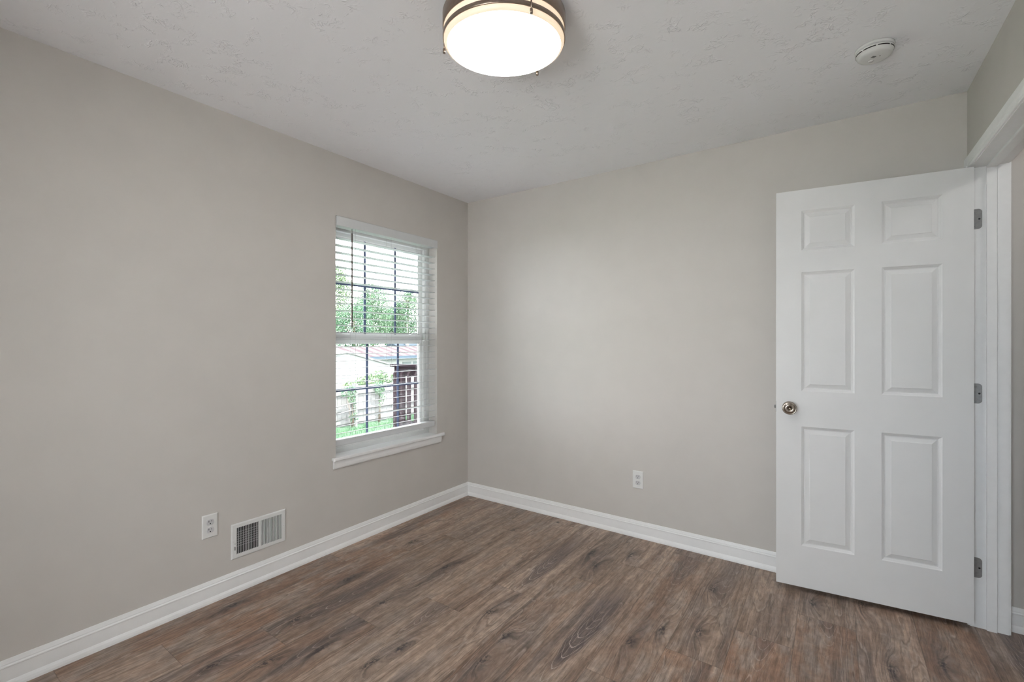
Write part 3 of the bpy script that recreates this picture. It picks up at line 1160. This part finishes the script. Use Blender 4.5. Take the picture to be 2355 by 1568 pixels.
# fence
fe = empty('picket_fence', (-9.0, 5.7, -1.2))
tag(fe, 'white plank fence at the far edge of the lawn', 'fence')
fxf = root_inv(fe)
y = 2.0
k = 0
while y < 11.0:
    b = MB()
    b.box(-9.02, -9.0, y + 0.0035, y + 0.1415, -1.17, -0.02 + 0.03 * math.sin(y * 0.6) + rg.uniform(-0.006, 0.006))
    b.build('plank', M['fence'], fe, xf=fxf)
    y += 0.145
for z in (-0.22, -0.69, -1.05):
    b = MB()
    b.box(-8.995, -8.96, 2.0, 11.0, z - 0.045, z + 0.045)
    b.build('rail', M['fence'], fe, xf=fxf)
for y in (2.95, 5.42, 7.9, 10.4):
    b = MB()
    b.box(-8.96, -8.86, y - 0.05, y + 0.05, -1.2, 0.04)
    b.build('post', M['fence'], fe, xf=fxf)


def leaves(mb, n, fn, size, rr):
    vs, fs = [], []
    for _ in range(n):
        c = Vector(fn())
        d = Vector((rr.gauss(0, 1), rr.gauss(0, 1), rr.gauss(0, 1))).normalized()
        a = d.orthogonal().normalized()
        bq = d.cross(a)
        s = size * rr.uniform(0.6, 1.3)
        o = len(vs)
        vs += [c - a * s * 0.5, c + bq * s * 0.28, c + a * s * 0.5, c - bq * s * 0.28]
        fs.append((o, o + 1, o + 2, o + 3))
    mb.add(vs, fs)


def blob_sampler(blobs, rr):
    wts = [r[1][0] * r[1][1] * r[1][2] for r in blobs]

    def fn():
        (c, r) = rr.choices(blobs, wts)[0]
        while True:
            p = Vector((rr.uniform(-1, 1), rr.uniform(-1, 1), rr.uniform(-1, 1)))
            l = p.length
            if 0.45 < l < 1.0:
                break
        return (c[0] + p.x * r[0], c[1] + p.y * r[1], c[2] + p.z * r[2])
    return fn


cdir = Vector((-0.5729, 0.8197, 0))
cright = Vector((0.8197, 0.5729, 0))
VIEW_O = Vector((2.5167, -2.9532, 0))


def tree(name, loc, base, height, rad, lm, label, seed, n=15000, size=0.16):
    rr = random.Random(seed)
    o = empty(name, (loc[0], loc[1], base))
    tag(o, label, 'tree', 'trees beyond the houses')
    blobs = [((0, 0, height * 0.62), (rad, rad, height * 0.36))]
    for _ in range(9):
        a = rr.uniform(0, 2 * PI)
        q = rr.uniform(0.35, 0.8) * rad
        hz = rr.uniform(0.35, 0.9) * height
        s = rr.uniform(0.32, 0.52) * rad
        blobs.append(((math.cos(a) * q, math.sin(a) * q, hz), (s, s, s * 1.05)))
    b = MB()
    leaves(b, n, blob_sampler(blobs, rr), size, rr)
    b.build('foliage', lm, o, merge=False)
    b = MB()
    b.tube([(0, 0, 0), (0.05, 0.03, height * 0.3), (0, 0, height * 0.6), (0.1, 0, height * 0.85)], [0.2, 0.16, 0.1, 0.04], 8)
    for k in range(5):
        a = 2 * PI * k / 5 + 0.4
        b.tube([(0, 0, height * (0.3 + 0.07 * k)), (math.cos(a) * rad * 0.3, math.sin(a) * rad * 0.3, height * (0.45 + 0.07 * k)), (math.cos(a) * rad * 0.6, math.sin(a) * rad * 0.6, height * (0.55 + 0.07 * k))], [0.09, 0.06, 0.03], 6)
    b.build('trunk', M['bark'], o)
    return o


tree('leafy_tree', (-48.0, 30.0), -3.4, 14.7, 3.0, M['leaf_a'], 'tall yellow-green tree at the left edge of the window view', 1, 22000, 0.19)
tree('leafy_tree', (-53.3, 41.0), -3.4, 13.7, 2.9, M['leaf_b'], 'mid-green tree rising behind the middle window panes', 2, 18000, 0.22)
tree('leafy_tree', (-38.4, 34.3), -3.4, 11.3, 1.8, M['leaf_b'], 'bluish-green tree behind the right window panes', 3, 15000, 0.17)
tree('leafy_tree', (-60.2, 50.8), -3.4, 11.2, 2.6, M['leaf_c'], 'lower deep-green tree in the gap between the two taller right trees', 4, 12000, 0.26)
tree('leafy_tree', (-36.8, 25.7), -3.4, 8.8, 2.0, M['leaf_c'], 'lower deep-green tree in front of the tall yellow-green tree', 5, 14000, 0.15)

# red-roofed house
ho = empty('house', (-29.0, 21.0, -3.2))
tag(ho, 'long pale house with a faded red metal roof beyond the garage', 'house')
hxf = root_inv(ho)
b = MB()
b.box(-31.6, -26.3, 16.4, 27.0, -3.2, 0.02)
b.build('wall', M['siding'], ho, xf=hxf)
b = MB()
b.add([(-25.9, 15.9, 0.12), (-25.9, 27.6, 0.06), (-29.0, 27.6, 0.83), (-29.0, 18.2, 0.86), (-32.0, 15.9, 0.12), (-32.0, 27.6, 0.06)],
      [(0, 1, 2, 3), (4, 3, 2, 5), (0, 3, 4), (0, 4, 5, 1), (1, 5, 2)])
b.build('roof', M['red_roof'], ho, xf=hxf)
b = MB()
b.box(-26.05, -25.9, 15.9, 27.6, -0.16, 0.09)
b.build('fascia', M['fascia'], ho, xf=hxf)
b = MB()
b.box(-26.32, -26.27, 22.7, 24.6, -0.95, -0.42)
hw = b.build('window', M['win_dark'], ho, xf=hxf)
b = MB()
b.box(-26.30, -26.24, 23.62, 23.74, -0.95, -0.42)
b.build('mullion', M['siding'], hw, xf=hxf)

# white gable-ended garage
ga = empty('garage', (-17.0, 8.7, -2.6))
tag(ga, 'white garage with its gable end facing the window, behind the fence', 'garage')
gxf = root_inv(ga)
b = MB()
AY, AZ, SL = 8.70, 0.83, 0.264
wall = [(5.9, -2.6), (11.5, -2.6), (11.5, AZ - SL * 2.8), (AY, AZ), (5.9, AZ - SL * 2.8)]
b.sweep([[(-14.0, y, z) for (y, z) in wall], [(-20.0, y, z) for (y, z) in wall]])
for k in range(22):
    z = -2.5 + 0.15 * k
    half = 2.8 if z < AZ - SL * 2.8 else (AZ - z) / SL - 0.1
    if half > 0.15:
        b.box(-14.0, -13.985, AY - half, AY + half, z, z + 0.012)
b.build('wall', M['siding'], ga, xf=gxf)
b = MB()
for s in (-1, 1):
    e = 3.15
    p = [(AY, AZ + 0.05), (AY + s * e, AZ + 0.05 - SL * e), (AY + s * e, AZ - 0.03 - SL * e), (AY, AZ - 0.03)]
    b.sweep([[(-13.93, y, z) for (y, z) in p], [(-20.2, y, z) for (y, z) in p]])
b.build('roof', M['pale_roof'], ga, xf=gxf)

# far grey-roofed house with a white chimney
fh = empty('house', (-33.0, 32.5, -3.3))
tag(fh, 'far grey-roofed house with a white chimney at the right of the window view', 'house')
q = root_inv(fh)
b = MB()
b.box(-35.0, -31.5, 29.5, 36.0, -3.3, 0.4)
b.build('wall', M['siding'], fh, xf=q)
b = MB()
p = [(-31.2, 0.35), (-33.25, 1.12), (-35.3, 0.35)]
b.sweep([[(x, 27.4, z) for (x, z) in p], [(x, 36.3, z) for (x, z) in p]])
b.build('roof', M['grey_roof'], fh, xf=q)
b = MB()
b.box(-32.6, -32.36, 28.7, 28.94, 0.5, 1.9)
b.tube([(-32.48, 28.82, 1.9), (-32.48, 28.82, 3.0)], 0.035, 8)
b.build('chimney', M['siding'], fh, xf=q)


# shrub between fence and garage, vines on the fence
def shrub(name, loc, blobs, n, size, lm, label, seed, cat='shrub', grp=None):
    rr = random.Random(seed)
    o = empty(name, loc)
    tag(o, label, cat, grp)
    b = MB()
    leaves(b, n, blob_sampler(blobs, rr), size, rr)
    b.build('foliage', lm, o, merge=False)
    b = MB()
    for k in range(5):
        a = 2 * PI * k / 5
        c = blobs[k % len(blobs)][0]
        b.tube([(0.03 * math.cos(a), 0.03 * math.sin(a), 0), (c[0] * 0.5, c[1] * 0.5, c[2] * 0.5), c], [0.010, 0.007, 0.004], 6)
    b.build('stem', M['bark'], o)
    return o


shrub('shrub', (-9.6, 6.55, -1.42), [((0.0, -0.6, 1.38), (0.25, 0.5, 0.12)), ((0, 0.0, 1.45), (0.3, 0.6, 0.17)), ((0, 0.3, 1.62), (0.25, 0.3, 0.14)), ((0, 0.7, 1.45), (0.25, 0.4, 0.14)), ((0, 0, 0.9), (0.2, 0.4, 0.5))],
      1500, 0.075, M['leaf_a'], 'bright green bush showing over the top of the white fence', 21)
shrub('climbing_vine', (-8.74, 5.22, -1.2), [((0.0, -0.02, 0.95), (0.08, 0.16, 0.30)), ((0, 0.06, 0.50), (0.07, 0.07, 0.30)), ((0, 0.02, 0.28), (0.08, 0.16, 0.12)), ((0, -0.22, 1.05), (0.06, 0.18, 0.16))],
      420, 0.06, M['leaf_b'], 'thin green vine climbing the fence post at left', 22, 'vine', 'vines on the fence')
shrub('climbing_vine', (-8.86, 6.25, -1.2), [((0.0, 0.0, 1.05), (0.08, 0.22, 0.20)), ((0, 0.10, 0.78), (0.06, 0.12, 0.24)), ((0, 0.0, 0.40), (0.03, 0.04, 0.30))],
      300, 0.06, M['leaf_b'], 'green vine hanging over the fence below the bush', 23, 'vine', 'vines on the fence')

# deck with brown railing beside the house
dk = empty('deck', (-1.3, 2.6, -1.2))
tag(dk, 'dark brown wooden deck with a baluster railing outside the window', 'deck')
kxf = root_inv(dk)
DY = 1.40
b = MB()
b.box(-2.56, -EXT, DY, 4.4, -0.02, 0.03)
b.box(-2.56, -EXT, DY, DY + 0.04, -0.22, -0.02)
b.build('deck_floor', M['deck'], dk, xf=kxf)
b = MB()
b.box(-2.58, -EXT, DY - 0.045, DY + 0.10, 0.925, 0.960)
b.build('rail_cap', M['deck'], dk, bevel=0.004, xf=kxf)
b = MB()
b.box(-2.54, -EXT, DY + 0.0, DY + 0.038, 0.80, 0.925)
b.box(-2.54, -EXT, DY + 0.0, DY + 0.038, 0.10, 0.19)
b.build('rail', M['deck'], dk, xf=kxf)
for (x, yy, z1) in ((-2.50, DY + 0.085, 0.925), (-0.4, DY + 0.085, 0.925), (-2.50, 4.3, 0.925)):
    b = MB()
    b.box(x - 0.045, x + 0.045, yy - 0.045, yy + 0.045, -1.2, z1)
    b.build('post', M['deck'], dk, xf=kxf)
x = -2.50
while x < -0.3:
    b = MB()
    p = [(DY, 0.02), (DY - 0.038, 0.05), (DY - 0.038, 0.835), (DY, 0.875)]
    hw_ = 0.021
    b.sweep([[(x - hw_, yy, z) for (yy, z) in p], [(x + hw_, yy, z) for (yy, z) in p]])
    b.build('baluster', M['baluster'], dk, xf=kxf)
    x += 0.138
